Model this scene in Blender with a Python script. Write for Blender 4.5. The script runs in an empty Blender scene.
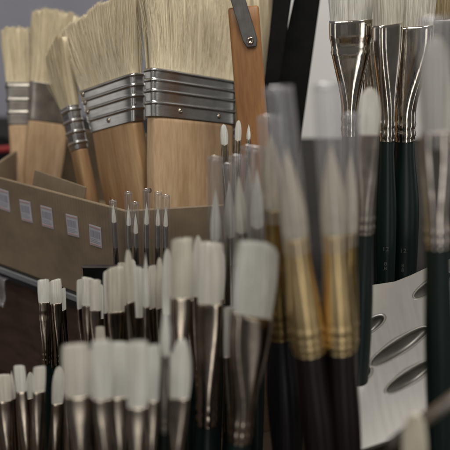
import bpy, math, random
import numpy as np
from mathutils import Vector, Matrix

random.seed(7)
RNG = np.random.default_rng(11)
scn = bpy.context.scene
COL = scn.collection
R = math.radians

# ------------------------------------------------------------------ camera
CAMZ = 0.42                      # the table top is z = 0
PITCH = R(20)
F = 700.0                        # focal length in pixels of a 450 px wide frame
cam_d = bpy.data.cameras.new('camera')
cam = bpy.data.objects.new('camera', cam_d)
COL.objects.link(cam)
cam.location = (0, 0, CAMZ)
cam.rotation_euler = (math.pi / 2 - PITCH, 0, 0)
cam_d.sensor_width = 36
cam_d.lens = F / 450 * 36
cam_d.clip_start = 0.01
cam_d.clip_end = 50
cam_d.dof.use_dof = True
cam_d.dof.focus_distance = 0.562
cam_d.dof.aperture_fstop = 4.9
cam_d.dof.aperture_blades = 7
scn.camera = cam

CP, SP = math.cos(PITCH), math.sin(PITCH)
CAM = Vector((0, 0, CAMZ))
FW = Vector((0, CP, -SP))


def ray(x, y):
    u, v = (x - 225) / F, (225 - y) / F
    return Vector((u, CP + v * SP, -SP + v * CP))


def PY(x, y, Y):                 # the point of that sight line at the distance Y in front of the camera
    d = ray(x, y)
    return CAM + d * (Y / d.y)


def PP(x, y, p0, n):             # ... where it meets a plane
    d = ray(x, y)
    return CAM + d * ((p0 - CAM).dot(n) / d.dot(n))


def depth(p):
    return (p - CAM).dot(FW)


# ------------------------------------------------------------------ materials
def new_mat(name):
    m = bpy.data.materials.new(name)
    m.use_nodes = True
    nt = m.node_tree
    return m, nt, nt.nodes['Principled BSDF']


def N(nt, typ, **kw):
    n = nt.nodes.new(typ)
    for k, v in kw.items():
        if k in n.inputs:
            n.inputs[k].default_value = v
        else:
            setattr(n, k, v)
    return n


def ramp(nt, fac, stops):
    r = nt.nodes.new('ShaderNodeValToRGB')
    e = r.color_ramp.elements
    while len(e) < len(stops):
        e.new(0.5)
    for el, (p, c) in zip(e, stops):
        el.position = p
        el.color = (*c, 1)
    nt.links.new(fac, r.inputs['Fac'])
    return r.outputs['Color']


def coords(nt, scale):
    tc = nt.nodes.new('ShaderNodeTexCoord')
    mp = nt.nodes.new('ShaderNodeMapping')
    mp.inputs['Scale'].default_value = scale
    nt.links.new(tc.outputs['Object'], mp.inputs['Vector'])
    return mp.outputs['Vector']


def bump(nt, bsdf, h, dist, strength=1.0):
    b = nt.nodes.new('ShaderNodeBump')
    b.inputs['Distance'].default_value = dist
    b.inputs['Strength'].default_value = strength
    nt.links.new(h, b.inputs['Height'])
    nt.links.new(b.outputs['Normal'], bsdf.inputs['Normal'])


def hair_mat(name, dark, mid, light, rough=0.6):
    m, nt, b = new_mat(name)
    geo = nt.nodes.new('ShaderNodeNewGeometry')
    c1 = ramp(nt, geo.outputs['Random Per Island'], [(0.0, dark), (0.45, mid), (1.0, light)])
    n = N(nt, 'ShaderNodeTexNoise', Scale=1.0, Detail=3.0)
    nt.links.new(coords(nt, (260, 260, 22)), n.inputs['Vector'])
    mx = N(nt, 'ShaderNodeMix', data_type='RGBA', blend_type='MULTIPLY')
    mx.inputs['Factor'].default_value = 0.55
    nt.links.new(c1, mx.inputs['A'])
    nt.links.new(ramp(nt, n.outputs['Fac'], [(0.25, (0.84, 0.83, 0.80)), (0.7, (1, 1, 1))]), mx.inputs['B'])
    oi = nt.nodes.new('ShaderNodeObjectInfo')
    m3 = N(nt, 'ShaderNodeMix', data_type='RGBA', blend_type='MULTIPLY')
    m3.inputs['Factor'].default_value = 1.0
    nt.links.new(mx.outputs['Result'], m3.inputs['A'])
    nt.links.new(ramp(nt, oi.outputs['Random'], [(0.0, (0.86, 0.83, 0.75)), (0.5, (1, 1, 0.98)), (1.0, (0.97, 0.99, 1.0))]), m3.inputs['B'])
    nt.links.new(m3.outputs['Result'], b.inputs['Base Color'])
    b.inputs['Roughness'].default_value = rough
    b.inputs['Sheen Weight'].default_value = 0.15
    b.inputs['Specular IOR Level'].default_value = 0.3
    return m


def metal_mat(name, col, rough, streak=0.12, scratch=(900, 900, 60), dirt=0.35):
    m, nt, b = new_mat(name)
    b.inputs['Metallic'].default_value = 1
    n = N(nt, 'ShaderNodeTexNoise', Scale=1.0, Detail=4.0)
    nt.links.new(coords(nt, scratch), n.inputs['Vector'])
    n2 = N(nt, 'ShaderNodeTexNoise', Scale=90.0, Detail=5.0)
    nt.links.new(coords(nt, (1, 1, 1)), n2.inputs['Vector'])
    d = tuple(c * (1 - dirt) for c in col)
    nt.links.new(ramp(nt, n2.outputs['Fac'], [(0.3, d), (0.6, col)]), b.inputs['Base Color'])
    mr = N(nt, 'ShaderNodeMapRange')
    mr.inputs['To Min'].default_value = max(0.03, rough - streak)
    mr.inputs['To Max'].default_value = rough + streak
    nt.links.new(n.outputs['Fac'], mr.inputs['Value'])
    nt.links.new(mr.outputs['Result'], b.inputs['Roughness'])
    bump(nt, b, n.outputs['Fac'], 0.00012, 0.35)
    return m


def lacquer_mat(name, col, rough=0.22):
    m, nt, b = new_mat(name)
    n = N(nt, 'ShaderNodeTexNoise', Scale=1.0, Detail=4.0)
    nt.links.new(coords(nt, (160, 160, 18)), n.inputs['Vector'])
    nt.links.new(ramp(nt, n.outputs['Fac'], [(0.3, tuple(c * 0.6 for c in col)), (0.7, tuple(c * 1.3 for c in col))]), b.inputs['Base Color'])
    n2 = N(nt, 'ShaderNodeTexNoise', Scale=120.0, Detail=4.0)
    mr = N(nt, 'ShaderNodeMapRange')
    mr.inputs['To Min'].default_value = rough - 0.08
    mr.inputs['To Max'].default_value = rough + 0.15
    nt.links.new(n2.outputs['Fac'], mr.inputs['Value'])
    nt.links.new(mr.outputs['Result'], b.inputs['Roughness'])
    return m


def wood_mat(name, dark, mid, light, grain=(70, 70, 7), rough=0.5):
    m, nt, b = new_mat(name)
    n = N(nt, 'ShaderNodeTexNoise', Scale=1.0, Detail=6.0, Distortion=0.6)
    nt.links.new(coords(nt, grain), n.inputs['Vector'])
    w = N(nt, 'ShaderNodeTexNoise', Scale=1.0, Detail=5.0)
    nt.links.new(coords(nt, tuple(g * 9 for g in grain)), w.inputs['Vector'])
    c = ramp(nt, n.outputs['Fac'], [(0.3, dark), (0.5, mid), (0.72, light)])
    mx = N(nt, 'ShaderNodeMix', data_type='RGBA', blend_type='MULTIPLY')
    mx.inputs['Factor'].default_value = 0.6
    nt.links.new(c, mx.inputs['A'])
    nt.links.new(ramp(nt, w.outputs['Fac'], [(0.35, (0.72, 0.66, 0.6)), (0.6, (1, 1, 1))]), mx.inputs['B'])
    nt.links.new(mx.outputs['Result'], b.inputs['Base Color'])
    b.inputs['Roughness'].default_value = rough
    bump(nt, b, w.outputs['Fac'], 0.0002, 0.5)
    return m


def plain_mat(name, col, rough=0.6, var=0.15, scale=40.0, bumpd=0.0002, metallic=0.0):
    m, nt, b = new_mat(name)
    n = N(nt, 'ShaderNodeTexNoise', Scale=scale, Detail=6.0)
    nt.links.new(coords(nt, (1, 1, 1)), n.inputs['Vector'])
    nt.links.new(ramp(nt, n.outputs['Fac'], [(0.3, tuple(c * (1 - var) for c in col)), (0.7, tuple(min(1, c * (1 + var)) for c in col))]), b.inputs['Base Color'])
    b.inputs['Roughness'].default_value = rough
    b.inputs['Metallic'].default_value = metallic
    bump(nt, b, n.outputs['Fac'], bumpd, 0.4)
    return m


def clear_mat(name, tint=(0.93, 0.93, 0.95), haze=0.05, refl=0.5):
    """Thin plastic: clear face on, shiny and milky towards its edges."""
    m = bpy.data.materials.new(name)
    m.use_nodes = True
    nt = m.node_tree
    nt.nodes.clear()
    out = nt.nodes.new('ShaderNodeOutputMaterial')
    tr = nt.nodes.new('ShaderNodeBsdfTransparent')
    tr.inputs['Color'].default_value = (*tint, 1)
    gl = nt.nodes.new('ShaderNodeBsdfGlossy')
    gl.inputs['Color'].default_value = (0.95, 0.95, 0.97, 1)
    gl.inputs['Roughness'].default_value = 0.10
    df = nt.nodes.new('ShaderNodeBsdfDiffuse')
    df.inputs['Color'].default_value = (0.75, 0.74, 0.75, 1)
    tl = nt.nodes.new('ShaderNodeBsdfTranslucent')
    tl.inputs['Color'].default_value = (0.75, 0.74, 0.75, 1)
    ad = nt.nodes.new('ShaderNodeMixShader')
    nt.links.new(df.outputs[0], ad.inputs[1])
    nt.links.new(tl.outputs[0], ad.inputs[2])
    lw = nt.nodes.new('ShaderNodeLayerWeight')
    lw.inputs['Blend'].default_value = 0.5
    pw = nt.nodes.new('ShaderNodeMath')
    pw.operation = 'POWER'
    pw.inputs[1].default_value = 3.0
    nt.links.new(lw.outputs['Facing'], pw.inputs[0])
    ml = nt.nodes.new('ShaderNodeMath')
    ml.operation = 'MULTIPLY_ADD'
    ml.inputs[1].default_value = refl
    ml.inputs[2].default_value = 0.11
    nt.links.new(pw.outputs[0], ml.inputs[0])
    m1 = nt.nodes.new('ShaderNodeMixShader')
    m1.inputs[0].default_value = haze
    m2 = nt.nodes.new('ShaderNodeMixShader')
    nt.links.new(tr.outputs[0], m1.inputs[1])
    nt.links.new(ad.outputs[0], m1.inputs[2])
    nt.links.new(ml.outputs[0], m2.inputs[0])
    nt.links.new(m1.outputs[0], m2.inputs[1])
    nt.links.new(gl.outputs[0], m2.inputs[2])
    nt.links.new(m2.outputs[0], out.inputs['Surface'])
    return m


M = {}
M['white_hair'] = hair_mat('white_nylon_hair', (0.70, 0.66, 0.56), (0.90, 0.885, 0.81), (0.96, 0.95, 0.90), 0.45)
M['cream_hair'] = hair_mat('cream_hair', (0.62, 0.54, 0.42), (0.80, 0.73, 0.60), (0.90, 0.84, 0.72))
M['hog_hair'] = hair_mat('hog_bristle', (0.64, 0.52, 0.34), (0.83, 0.72, 0.51), (0.92, 0.83, 0.64))
M['tan_hair'] = hair_mat('tan_hair', (0.30, 0.22, 0.12), (0.50, 0.40, 0.24), (0.62, 0.52, 0.34))
M['nickel'] = metal_mat('nickel_ferrule', (0.56, 0.48, 0.39), 0.16, 0.06)
M['dull_nickel'] = metal_mat('dull_ferrule', (0.45, 0.41, 0.36), 0.32, 0.08)
M['tin'] = metal_mat('tinned_ferrule', (0.66, 0.65, 0.63), 0.26, 0.07, (60, 60, 900), 0.2)
M['chrome'] = metal_mat('polished_ferrule', (0.72, 0.66, 0.58), 0.09, 0.03, dirt=0.2)
M['gold'] = metal_mat('brass_ferrule', (0.86, 0.65, 0.34), 0.30, 0.05, (200, 200, 20), 0.15)
M['dark_gold'] = metal_mat('dark_brass', (0.42, 0.29, 0.12), 0.32, 0.06)  # darker brass for the two gold ferrules set behind the front pair
M['green'] = lacquer_mat('dark_green_lacquer', (0.003, 0.011, 0.0095), 0.34)
M['black'] = lacquer_mat('black_lacquer', (0.008, 0.007, 0.009), 0.3)
M['maroon'] = lacquer_mat('maroon_black_lacquer', (0.009, 0.004, 0.005), 0.28)
M['wood'] = wood_mat('pale_wood', (0.40, 0.26, 0.14), (0.50, 0.34, 0.20), (0.56, 0.40, 0.25))
M['warm_wood'] = wood_mat('warm_wood', (0.30, 0.165, 0.075), (0.42, 0.25, 0.12), (0.52, 0.34, 0.18), (55, 55, 5))
M['orange_wood'] = wood_mat('orange_wood', (0.21, 0.090, 0.030), (0.31, 0.145, 0.050), (0.38, 0.19, 0.075))
M['clear'] = clear_mat('clear_plastic_tube', (0.96, 0.96, 0.96), 0.09, 0.6)
M['milky'] = clear_mat('milky_plastic_tube', (0.97, 0.97, 0.98), 0.15, 0.5)
M['card'] = plain_mat('brown_cardboard', (0.21, 0.155, 0.10), 0.85, 0.10, 60.0)
nt_ = M['card'].node_tree
b_ = nt_.nodes['Principled BSDF']
wv = N(nt_, 'ShaderNodeTexWave', Scale=140.0, Distortion=0.6, bands_direction='X')
nt_.links.new(coords(nt_, (0.8, 0.59, 0.0)), wv.inputs['Vector'])
bl = N(nt_, 'ShaderNodeTexNoise', Scale=14.0, Detail=7.0, Roughness=0.65)
nt_.links.new(coords(nt_, (1, 1, 1.6)), bl.inputs['Vector'])
mxc = N(nt_, 'ShaderNodeMix', data_type='RGBA', blend_type='MULTIPLY')
mxc.inputs['Factor'].default_value = 0.8
nt_.links.new(b_.inputs['Base Color'].links[0].from_socket, mxc.inputs['A'])
nt_.links.new(ramp(nt_, bl.outputs['Fac'], [(0.30, (0.74, 0.72, 0.70)), (0.5, (1, 1, 1)), (0.68, (1.0, 1.0, 1.0)), (0.75, (1.18, 1.17, 1.15))]), mxc.inputs['B'])
nt_.links.new(mxc.outputs['Result'], b_.inputs['Base Color'])
bump(nt_, b_, wv.outputs['Fac'], 0.00025, 0.5)
M['plate'] = metal_mat('pale_steel', (0.27, 0.26, 0.24), 0.32, 0.06, (300, 20, 20), 0.04)
M['plate'].node_tree.nodes['Principled BSDF'].inputs['Metallic'].default_value = 0.55
M['grey_metal'] = metal_mat('grey_metal', (0.22, 0.21, 0.20), 0.4, 0.1)
M['black_plastic'] = plain_mat('black_plastic', (0.006, 0.006, 0.006), 0.8, 0.3, 80)
M['black_plastic'].node_tree.nodes['Principled BSDF'].inputs['Specular IOR Level'].default_value = 0.1
M['ink'] = plain_mat('silver_ink', (0.09, 0.09, 0.085), 0.5, 0.05, 80)
M['rim'] = plain_mat('grey_edge', (0.19, 0.20, 0.21), 0.5, 0.1, 60)


# ------------------------------------------------------------------ object helpers
def obj(name, verts, faces, mat, parent=None, smooth=True):
    me = bpy.data.meshes.new(name)
    me.from_pydata([tuple(v) for v in verts], [], faces)
    me.validate()
    me.update()
    if smooth:
        me.polygons.foreach_set('use_smooth', [True] * len(me.polygons))
    for mm in (mat if isinstance(mat, (list, tuple)) else [mat]):
        me.materials.append(mm)
    o = bpy.data.objects.new(name, me)
    COL.objects.link(o)
    if parent:
        o.parent = parent
    return o


def tag(o, label=None, cat=None, group=None, kind=None):
    for k, v in (('label', label), ('category', cat), ('group', group), ('kind', kind)):
        if v:
            o[k] = v
    return o


def empty(name, mat4, label, cat, group=None):
    o = bpy.data.objects.new(name, None)
    o.empty_display_size = 0.01
    COL.objects.link(o)
    o.matrix_world = mat4
    return tag(o, label, cat, group)


def superpt(th, n):
    c, s = math.cos(th), math.sin(th)
    return (math.copysign(abs(c) ** (2 / n), c), math.copysign(abs(s) ** (2 / n), s))


def loft(rings, seg=40, cap_top=False, cap_bot=False):
    """rings: (z, rx, ry, exponent)"""
    V, Fc = [], []
    for (z, rx, ry, n) in rings:
        for k in range(seg):
            a, b = superpt(2 * math.pi * (k + 0.5) / seg, n)
            V.append((a * rx, b * ry, z))
    for i in range(len(rings) - 1):
        for k in range(seg):
            k2 = (k + 1) % seg
            Fc.append((i * seg + k, i * seg + k2, (i + 1) * seg + k2, (i + 1) * seg + k))
    if cap_bot:
        Fc.append(tuple(range(seg))[::-1])
    if cap_top:
        b = (len(rings) - 1) * seg
        Fc.append(tuple(range(b, b + seg)))
    return V, Fc


def boxv(cx, cy, cz, sx, sy, sz, base=0):
    V = [(cx + i * sx / 2, cy + j * sy / 2, cz + k * sz / 2) for i in (-1, 1) for j in (-1, 1) for k in (-1, 1)]
    Fc = [(0, 1, 3, 2), (4, 6, 7, 5), (0, 4, 5, 1), (2, 3, 7, 6), (0, 2, 6, 4), (1, 5, 7, 3)]
    return V, [tuple(a + base for a in f) for f in Fc]


def bevel(o, w, seg=2):
    b = o.modifiers.new('bevel', 'BEVEL')
    b.width = w
    b.segments = seg
    b.limit_method = 'ANGLE'
    b.angle_limit = R(40)
    return o


def smoothstep(t):
    t = min(1, max(0, t))
    return t * t * (3 - 2 * t)


# ------------------------------------------------------------------ bristles
def hair(kind, H, w0, th0, n, slant=0.0, rs=None, splay=0.0, ragged=0.02, nexp=3.0):
    """A tuft on z = 0..H: a closed core plus n single bristles."""
    if kind in ('flat', 'angled'):
        W = lambda t: w0 * (1 + 0.10 * np.sin(np.pi * t * 0.8) - 0.07 * t + splay * t)
        T = lambda t: th0 * (1 + 0.10 * np.sin(np.pi * t) - 0.70 * t ** 1.3)
        if kind == 'flat':
            L = lambda u: H * (1 - 0.035 * np.abs(u) ** 5 + slant * u)
        else:
            L = lambda u: H * (1 + slant * u - 0.02 * np.abs(u) ** 5 - 0.10 * np.clip(u, 0, 1) ** 3)
    elif kind == 'hog':
        W = lambda t: w0 * (1 + splay * t ** 1.2)
        T = lambda t: th0 * (1 + 0.25 * np.sin(np.pi * t * 0.9) - 0.10 * t)
        L = lambda u: H * (1 - 0.05 * np.abs(u) ** 3 + slant * u)
    elif kind == 'filbert':
        W = lambda t: w0 * (1 + 0.10 * np.sin(np.pi * t) - 0.12 * t ** 3)
        T = lambda t: th0 * (1 + 0.10 * np.sin(np.pi * t) - 0.70 * t ** 1.3)
        L = lambda u: H * (1 - 0.36 * (1 - np.sqrt(np.clip(1 - 0.97 * u * u, 0, 1))) + slant * u)
    elif kind == 'round':
        W = lambda t: w0 * ((1 + 0.26 * np.sin(np.pi * np.clip(t, 0, 1) ** 0.8) * (1 - t)) * np.clip(1 - t ** 2.0, 0, 1) ** 0.85 + 0.02)
        T = W
        L = lambda u: H * (1 - 0.04 * np.abs(u))
    else:  # liner
        W = lambda t: w0 * (np.clip(1 - t, 0, 1) ** 0.8 * (1 + 0.25 * np.sin(np.pi * t)) + 0.03)
        T = W
        L = lambda u: H * (1 - 0.03 * np.abs(u))
    if kind in ('round', 'liner'):
        nexp = 2.0
    rs = rs or max(0.00009, (w0 * th0 / n) ** 0.5 * 0.55)
    # core
    seg, nz = 28, 12
    V, Fc = [], []
    sc = 0.93
    for i in range(nz + 1):
        t = i / nz
        for k in range(seg):
            a, b = superpt(2 * math.pi * (k + 0.5) / seg, nexp)
            V.append((a * sc * float(W(t)), b * sc * float(T(t)), t * 0.965 * float(L(a * sc))))
    for i in range(nz):
        for k in range(seg):
            k2 = (k + 1) % seg
            Fc.append((i * seg + k, i * seg + k2, (i + 1) * seg + k2, (i + 1) * seg + k))
    prev = nz * seg
    for s in (0.7, 0.4, 0.12):
        st = len(V)
        for k in range(seg):
            a, b = superpt(2 * math.pi * (k + 0.5) / seg, nexp)
            V.append((a * sc * s * float(W(1)), b * sc * s * float(T(1)), 0.97 * float(L(a * sc * s))))
        for k in range(seg):
            k2 = (k + 1) % seg
            Fc.append((prev + k, prev + k2, st + k2, st + k))
        prev = st
    Fc.append(tuple(prev + k for k in range(seg)))
    V = np.array(V)
    # single bristles, most of them near the outside
    th = RNG.uniform(0, 2 * np.pi, n)
    if nexp > 2.5:   # spread evenly along the width
        u = RNG.uniform(-1, 1, n)
        vm = np.clip(1 - np.abs(u) ** nexp, 0, 1) ** (1 / nexp)
        v = vm * np.where(RNG.random(n) < 0.62, -1, 1) * RNG.uniform(0.55, 1.0, n) ** 0.5
    else:
        rr = RNG.uniform(0.45, 1.0, n) ** 0.4
        u, v = np.cos(th) * rr, np.sin(th) * rr
    Ls = L(u) * (1 - np.abs(RNG.normal(0, ragged, n)))
    ns = 6
    ts = np.linspace(0, 1, ns)
    du, dv = RNG.normal(0, 0.05, n), RNG.normal(0, 0.06, n)
    bend = RNG.normal(0, 0.02, n)
    if kind == 'hog':
        ncl = 26
        cl = np.clip(((u + 1) / 2 * ncl + RNG.normal(0, 0.5, n)).astype(int), 0, ncl) + (v > 0) * (ncl + 1)
        cdu, cdv, cdl = RNG.normal(0, 0.035, 2 * ncl + 3), RNG.normal(0, 0.07, 2 * ncl + 3), RNG.normal(0, 0.018, 2 * ncl + 3)
        du = du * 0.6 + cdu[cl]
        dv = dv * 0.8 + cdv[cl]
        Ls = Ls * (1 + cdl[cl])
        fly = RNG.random(n) < 0.035
        du = np.where(fly, RNG.normal(0, 0.13, n), du)
        dv = np.where(fly, RNG.normal(0, 0.5, n), dv)
        Ls = np.where(fly, Ls * RNG.uniform(0.8, 1.05, n), Ls)
    rad = rs * np.array([1.0, 1.0, 1.0, 0.95, 0.85, 0.45])
    pts = np.zeros((n, ns, 3, 3))
    ph0 = RNG.uniform(0, 2 * np.pi, n)
    for j, t in enumerate(ts):
        uu, vv = u + du * t, v + dv * t
        cx, cy, cz = uu * W(t) + bend * w0 * np.sin(np.pi * t) * 0.3, vv * T(t), t * Ls
        for k in range(3):
            a = ph0 + 2 * np.pi * k / 3
            pts[:, j, k, 0] = cx + rad[j] * np.cos(a)
            pts[:, j, k, 1] = cy + rad[j] * np.sin(a)
            pts[:, j, k, 2] = cz
    base = len(V)
    V = np.concatenate([V, pts.reshape(-1, 3)])
    for s in range(n):
        b0 = base + s * ns * 3
        for j in range(ns - 1):
            for k in range(3):
                k2 = (k + 1) % 3
                Fc.append((b0 + j * 3 + k, b0 + j * 3 + k2, b0 + j * 3 + 3 + k2, b0 + j * 3 + 3 + k))
    return V, Fc


# ------------------------------------------------------------------ artist's brushes
def frame_for(bottom, top, yaw=0.0):
    z = (top - bottom).normalized()
    v = (CAM - (bottom + top) * 0.5).normalized()
    y = -(v - z * v.dot(z)).normalized()     # +y points away from the camera
    x = y.cross(z)
    m = Matrix((x, y, z)).transposed().to_4x4()
    m = m @ Matrix.Rotation(R(yaw), 4, 'Z')
    m.translation = bottom
    return m


BR = []


def brush(name, label, kind, tip, jun, fe, w, fw, Y, dY=0.0, yaw=0.0, thick=0.36, hair_m='white_hair', fer='nickel',
          han='green', group=None, slant=0.0, n=360, tube=None, floor=0.0, bulge=1.22, beads=2, number=None, wtop=None,
          ragged=0.03, crimp=False, jslant=0.0):
    """tip, jun (hair meets ferrule), fe (ferrule meets handle): picture points; w, fw: widths there in picture
    pixels; Y: distance in front of the camera at the ferrule's end, dY: how much farther the tip leans."""
    slant += RNG.normal(0, 0.014)
    yaw += RNG.normal(0, 5)
    pf = PY(*fe, Y)
    pt = PY(*tip, Y + dY)
    ax = (pt - pf).normalized()
    # the junction: the point of the axis that lies nearest to its sight line
    d = ray(*jun).normalized()
    w0v = pf - CAM
    b_ = ax.dot(d)
    s = (b_ * d.dot(w0v) - ax.dot(w0v)) / (1 - b_ * b_)
    zt_ = (pt - pf).length
    ext = (pf.z - floor) / ax.z
    bot = pf - ax * ext
    mt = frame_for(bot, pt, yaw)
    zf, zj, zt = ext, ext + s, ext + zt_
    pj = pf + ax * s
    W = w * depth(pj) / F / 2
    r1 = fw * depth(pf) / F / 2
    TH = W if kind in ('round', 'liner') else W * thick
    root = empty(name, mt, label, 'paintbrush', group)
    H = zt - zj
    V, Fc = hair(kind, H, W * 0.97, TH * 0.95, n, slant, ragged=ragged)
    if jslant:
        V = V.copy()
        V[:, 2] -= jslant * V[:, 0] * np.clip(1 - V[:, 2] / H, 0, 1)
    o = obj('bristles', V, Fc, M[hair_m], root)
    o.location = (0, 0, zj)
    # ferrule
    Lf = zj - zf
    rings = [(zj - 0.0010, W * 0.90, TH * 0.90, 3.2 if kind not in ('round', 'liner') else 2),
             (zj + 0.0002, W * 0.97, TH * 0.97, 3.2 if kind not in ('round', 'liner') else 2)]
    K = 34
    ex0 = 2.0 if kind in ('round', 'liner') else 3.2
    for i in range(K + 1):
        q = i / K
        t = smoothstep((q - 0.08) / 0.72)
        rx = W * 1.02 + (r1 - W * 1.02) * t
        ry = TH * 1.04 + (r1 - TH * 1.04) * t
        if crimp and 0.17 < q < 0.24:
            rx *= 0.96
            ry *= 0.86
        if crimp and 0.24 <= q < 0.275:
            rx *= 1.03
            ry *= 1.07
        for c in ((0.86, 0.945) if beads == 2 else (0.80, 0.87, 0.94)):
            g = math.exp(-((q - c) / 0.016) ** 2)
            rx *= 1 + 0.10 * g
            ry *= 1 + 0.10 * g
            g = math.exp(-((q - c - 0.032) / 0.012) ** 2)
            rx *= 1 - 0.05 * g
            ry *= 1 - 0.05 * g
        rings.append((zj - Lf * q, rx, ry, ex0 + (2 - ex0) * t))
    # finer rings through the beads
    extra = []
    V, Fc = loft(rings[::-1], 44)
    if jslant:
        V = [(x, y, z - jslant * x * max(0, 1 - (zj - z) / (0.45 * Lf)) ** 2) for (x, y, z) in V]
    o = obj('ferrule', V, Fc, M[fer], root)
    # handle
    K = 26
    rr = []
    for i in range(K + 1):
        q = i / K
        if q < 0.22:
            r = 0.93 + (bulge - 0.93) * smoothstep(q / 0.22)
        else:
            r = bulge + (0.42 - bulge) * smoothstep((q - 0.22) / 0.80)
        z = zf * (1 - q)
        rr.append((max(z, 0.0012 if i == K else 0), r * r1, r * r1, 2))
    rr[-1] = (0.0, rr[-2][1] * 0.55, rr[-2][1] * 0.55, 2)
    rr[-2] = (0.002, rr[-2][1], rr[-2][1], 2)
    rr.insert(0, (zf + 0.004, 0.90 * r1, 0.90 * r1, 2))
    V, Fc = loft(rr[::-1], 36, cap_bot=True, cap_top=True)
    obj('handle', V, Fc, M[han], root)
    hr = lambda z: np.interp(z, [a[0] for a in rr[::-1]], [a[1] for a in rr[::-1]])
    if tube:
        (ty, by, tw, mt_) = tube             # picture rows of its ends, width in pixels
        def zrow(y):
            k = (y - tip[1]) / (fe[1] - tip[1])
            return zt + (zf - zt) * k
        za, zb = zrow(ty), zrow(by)
        rt = tw * depth(pj) / F / 2
        sl = [(zb, rt, rt, 2), (zb + 0.2 * (za - zb), rt, rt, 2), (za - 0.001, rt * 1.01, rt * 1.01, 2), (za, rt * 1.02, rt * 1.02, 2),
              (za, rt * 0.95, rt * 0.95, 2), (za - 0.002, rt * 0.95, rt * 0.95, 2)]
        V, Fc = loft(sl, 40)
        obj('protective_tube', V, Fc, M[mt_], root)
    if number:
        for (txt, y, size) in number:
            z = zf - (y - fe[1]) * depth(pf) / F / 0.95
            rad = float(hr(z))
            text_on(txt, size * depth(pf) / F, z, rad, root).rotation_euler = (0, 0, R(-yaw))
    BR.append(root)
    return root


def text_on(txt, size, z, rad, root, mat='ink', name='size_number'):
    cu = bpy.data.curves.new('lettering', 'FONT')
    cu.body = txt
    cu.align_x = 'CENTER'
    cu.align_y = 'CENTER'
    cu.size = size
    cu.resolution_u = 3
    t = bpy.data.objects.new('lettering', cu)
    COL.objects.link(t)
    dg = bpy.context.evaluated_depsgraph_get()
    me = bpy.data.meshes.new_from_object(t.evaluated_get(dg))
    V = [tuple(v.co) for v in me.vertices]
    Fc = [tuple(p.vertices) for p in me.polygons]
    bpy.data.objects.remove(t)
    bpy.data.curves.remove(cu)
    V2 = []
    for (x, y, _) in V:
        a = max(-1.2, min(1.2, x / rad))
        V2.append(((rad + 0.0003) * math.sin(a), -(rad + 0.0003) * math.cos(a), z + y))
    return obj(name, V2, Fc, M[mat], root, smooth=False)


# ------------------------------------------------------------------ wide varnish brushes
def wide_brush(label, tipc, ftop, fbot, bot, w, wb, Y, dY, yaw, floor, thick=0.0085, n=3600, splay=0.06, slant=0.0, bands=(0.04, 0.25, 0.47, 0.72),
               rivets=((-0.72, 0.88), (0.1, 0.86), (0.72, 0.88)), fer='tin', han='wood', hlen=None, grip=0.55):
    pb = PY(*fbot, Y)
    ptop = PY(*tipc, Y + dY)
    ax = (ptop - pb).normalized()

    def along(p):
        d = ray(*p).normalized()
        q = pb - CAM
        b_ = ax.dot(d)
        return (b_ * d.dot(q) - ax.dot(q)) / (1 - b_ * b_)
    ext = (pb.z - floor) / ax.z
    b0 = pb - ax * ext
    m = frame_for(b0, ptop, yaw)
    zf, zj, zt = ext, ext + along(ftop), ext + (ptop - pb).length
    W = w * depth(pb) / F / 2
    WB = wb * depth(pb) / F / 2
    root = empty('varnish_brush', m, label, 'paintbrush', 'wide varnish brushes standing in the cardboard box')
    V, Fc = hair('hog', zt - zj, W * 0.97, thick * 0.9, n, slant, splay=splay, ragged=0.055, nexp=6, rs=0.00017)
    o = obj('bristles', V, Fc, M['hog_hair'], root)
    o.location = (0, 0, zj - 0.001)
    rings = []
    Lf = zj - zf
    rings.append((zj - 0.001, W * 0.97, thick * 0.9, 6))
    K = 60
    for i in range(K + 1):
        q = i / K
        bmp = sum(math.exp(-((q - c) / 0.022) ** 2) for c in bands)
        wx = W + (WB - W) * q
        rings.append((zj - Lf * q, wx + 0.0011 * bmp, thick + 0.0011 * bmp, 6))
    rings.append((zf + 0.0006, WB * 0.97, thick * 0.92, 6))
    V, Fc = loft(rings[::-1], 72)
    fo = obj('ferrule', V, Fc, M[fer], root)
    for (u, q) in rivets:
        wx = (W + (WB - W) * q) * u
        V, Fc = loft([(0, 0.0024, 0.0024, 2), (0.0006, 0.0023, 0.0023, 2), (0.0012, 0.0016, 0.0016, 2), (0.0014, 0.0008, 0.0008, 2), (0.0009, 0.0006, 0.0006, 2)], 16, cap_top=True)
        rv = obj('rivet', V, Fc, M['nickel'], fo)
        rv.location = (wx, -thick + 0.0001, zj - Lf * q)
        rv.rotation_euler = (R(90), 0, 0)
    rings = []
    K = 24
    for i in range(K + 1):
        q = i / K
        g = 1 + (grip - 1) * smoothstep((q - 0.25) / 0.75)
        t = 0.92 + 0.25 * math.sin(math.pi * q) * 0.4
        rings.append(((zf + 0.002) * (1 - q) + 0.0004, WB * 0.965 * g, thick * t * (1 if q < 0.97 else 0.7), 5))
    V, Fc = loft(rings[::-1], 56, cap_bot=True, cap_top=True)
    obj('handle', V, Fc, M[han], root)
    return root


# ------------------------------------------------------------------ the setting
BASE_Z = 0.0
Yc, Yl = 0.54, 0.636
c1 = PY(125, 211, Yc)                    # front corner of the carton's rim
c0 = PY(0, 178, Yl)
RIM = c1.z
pl_n = Vector((c1.y - c0.y, -(c1.x - c0.x), 0)).normalized()
if pl_n.y > 0:
    pl_n = -pl_n
SHELF = PP(40, 279, c1, pl_n).z          # top of the raised shelf the carton stands on

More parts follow.
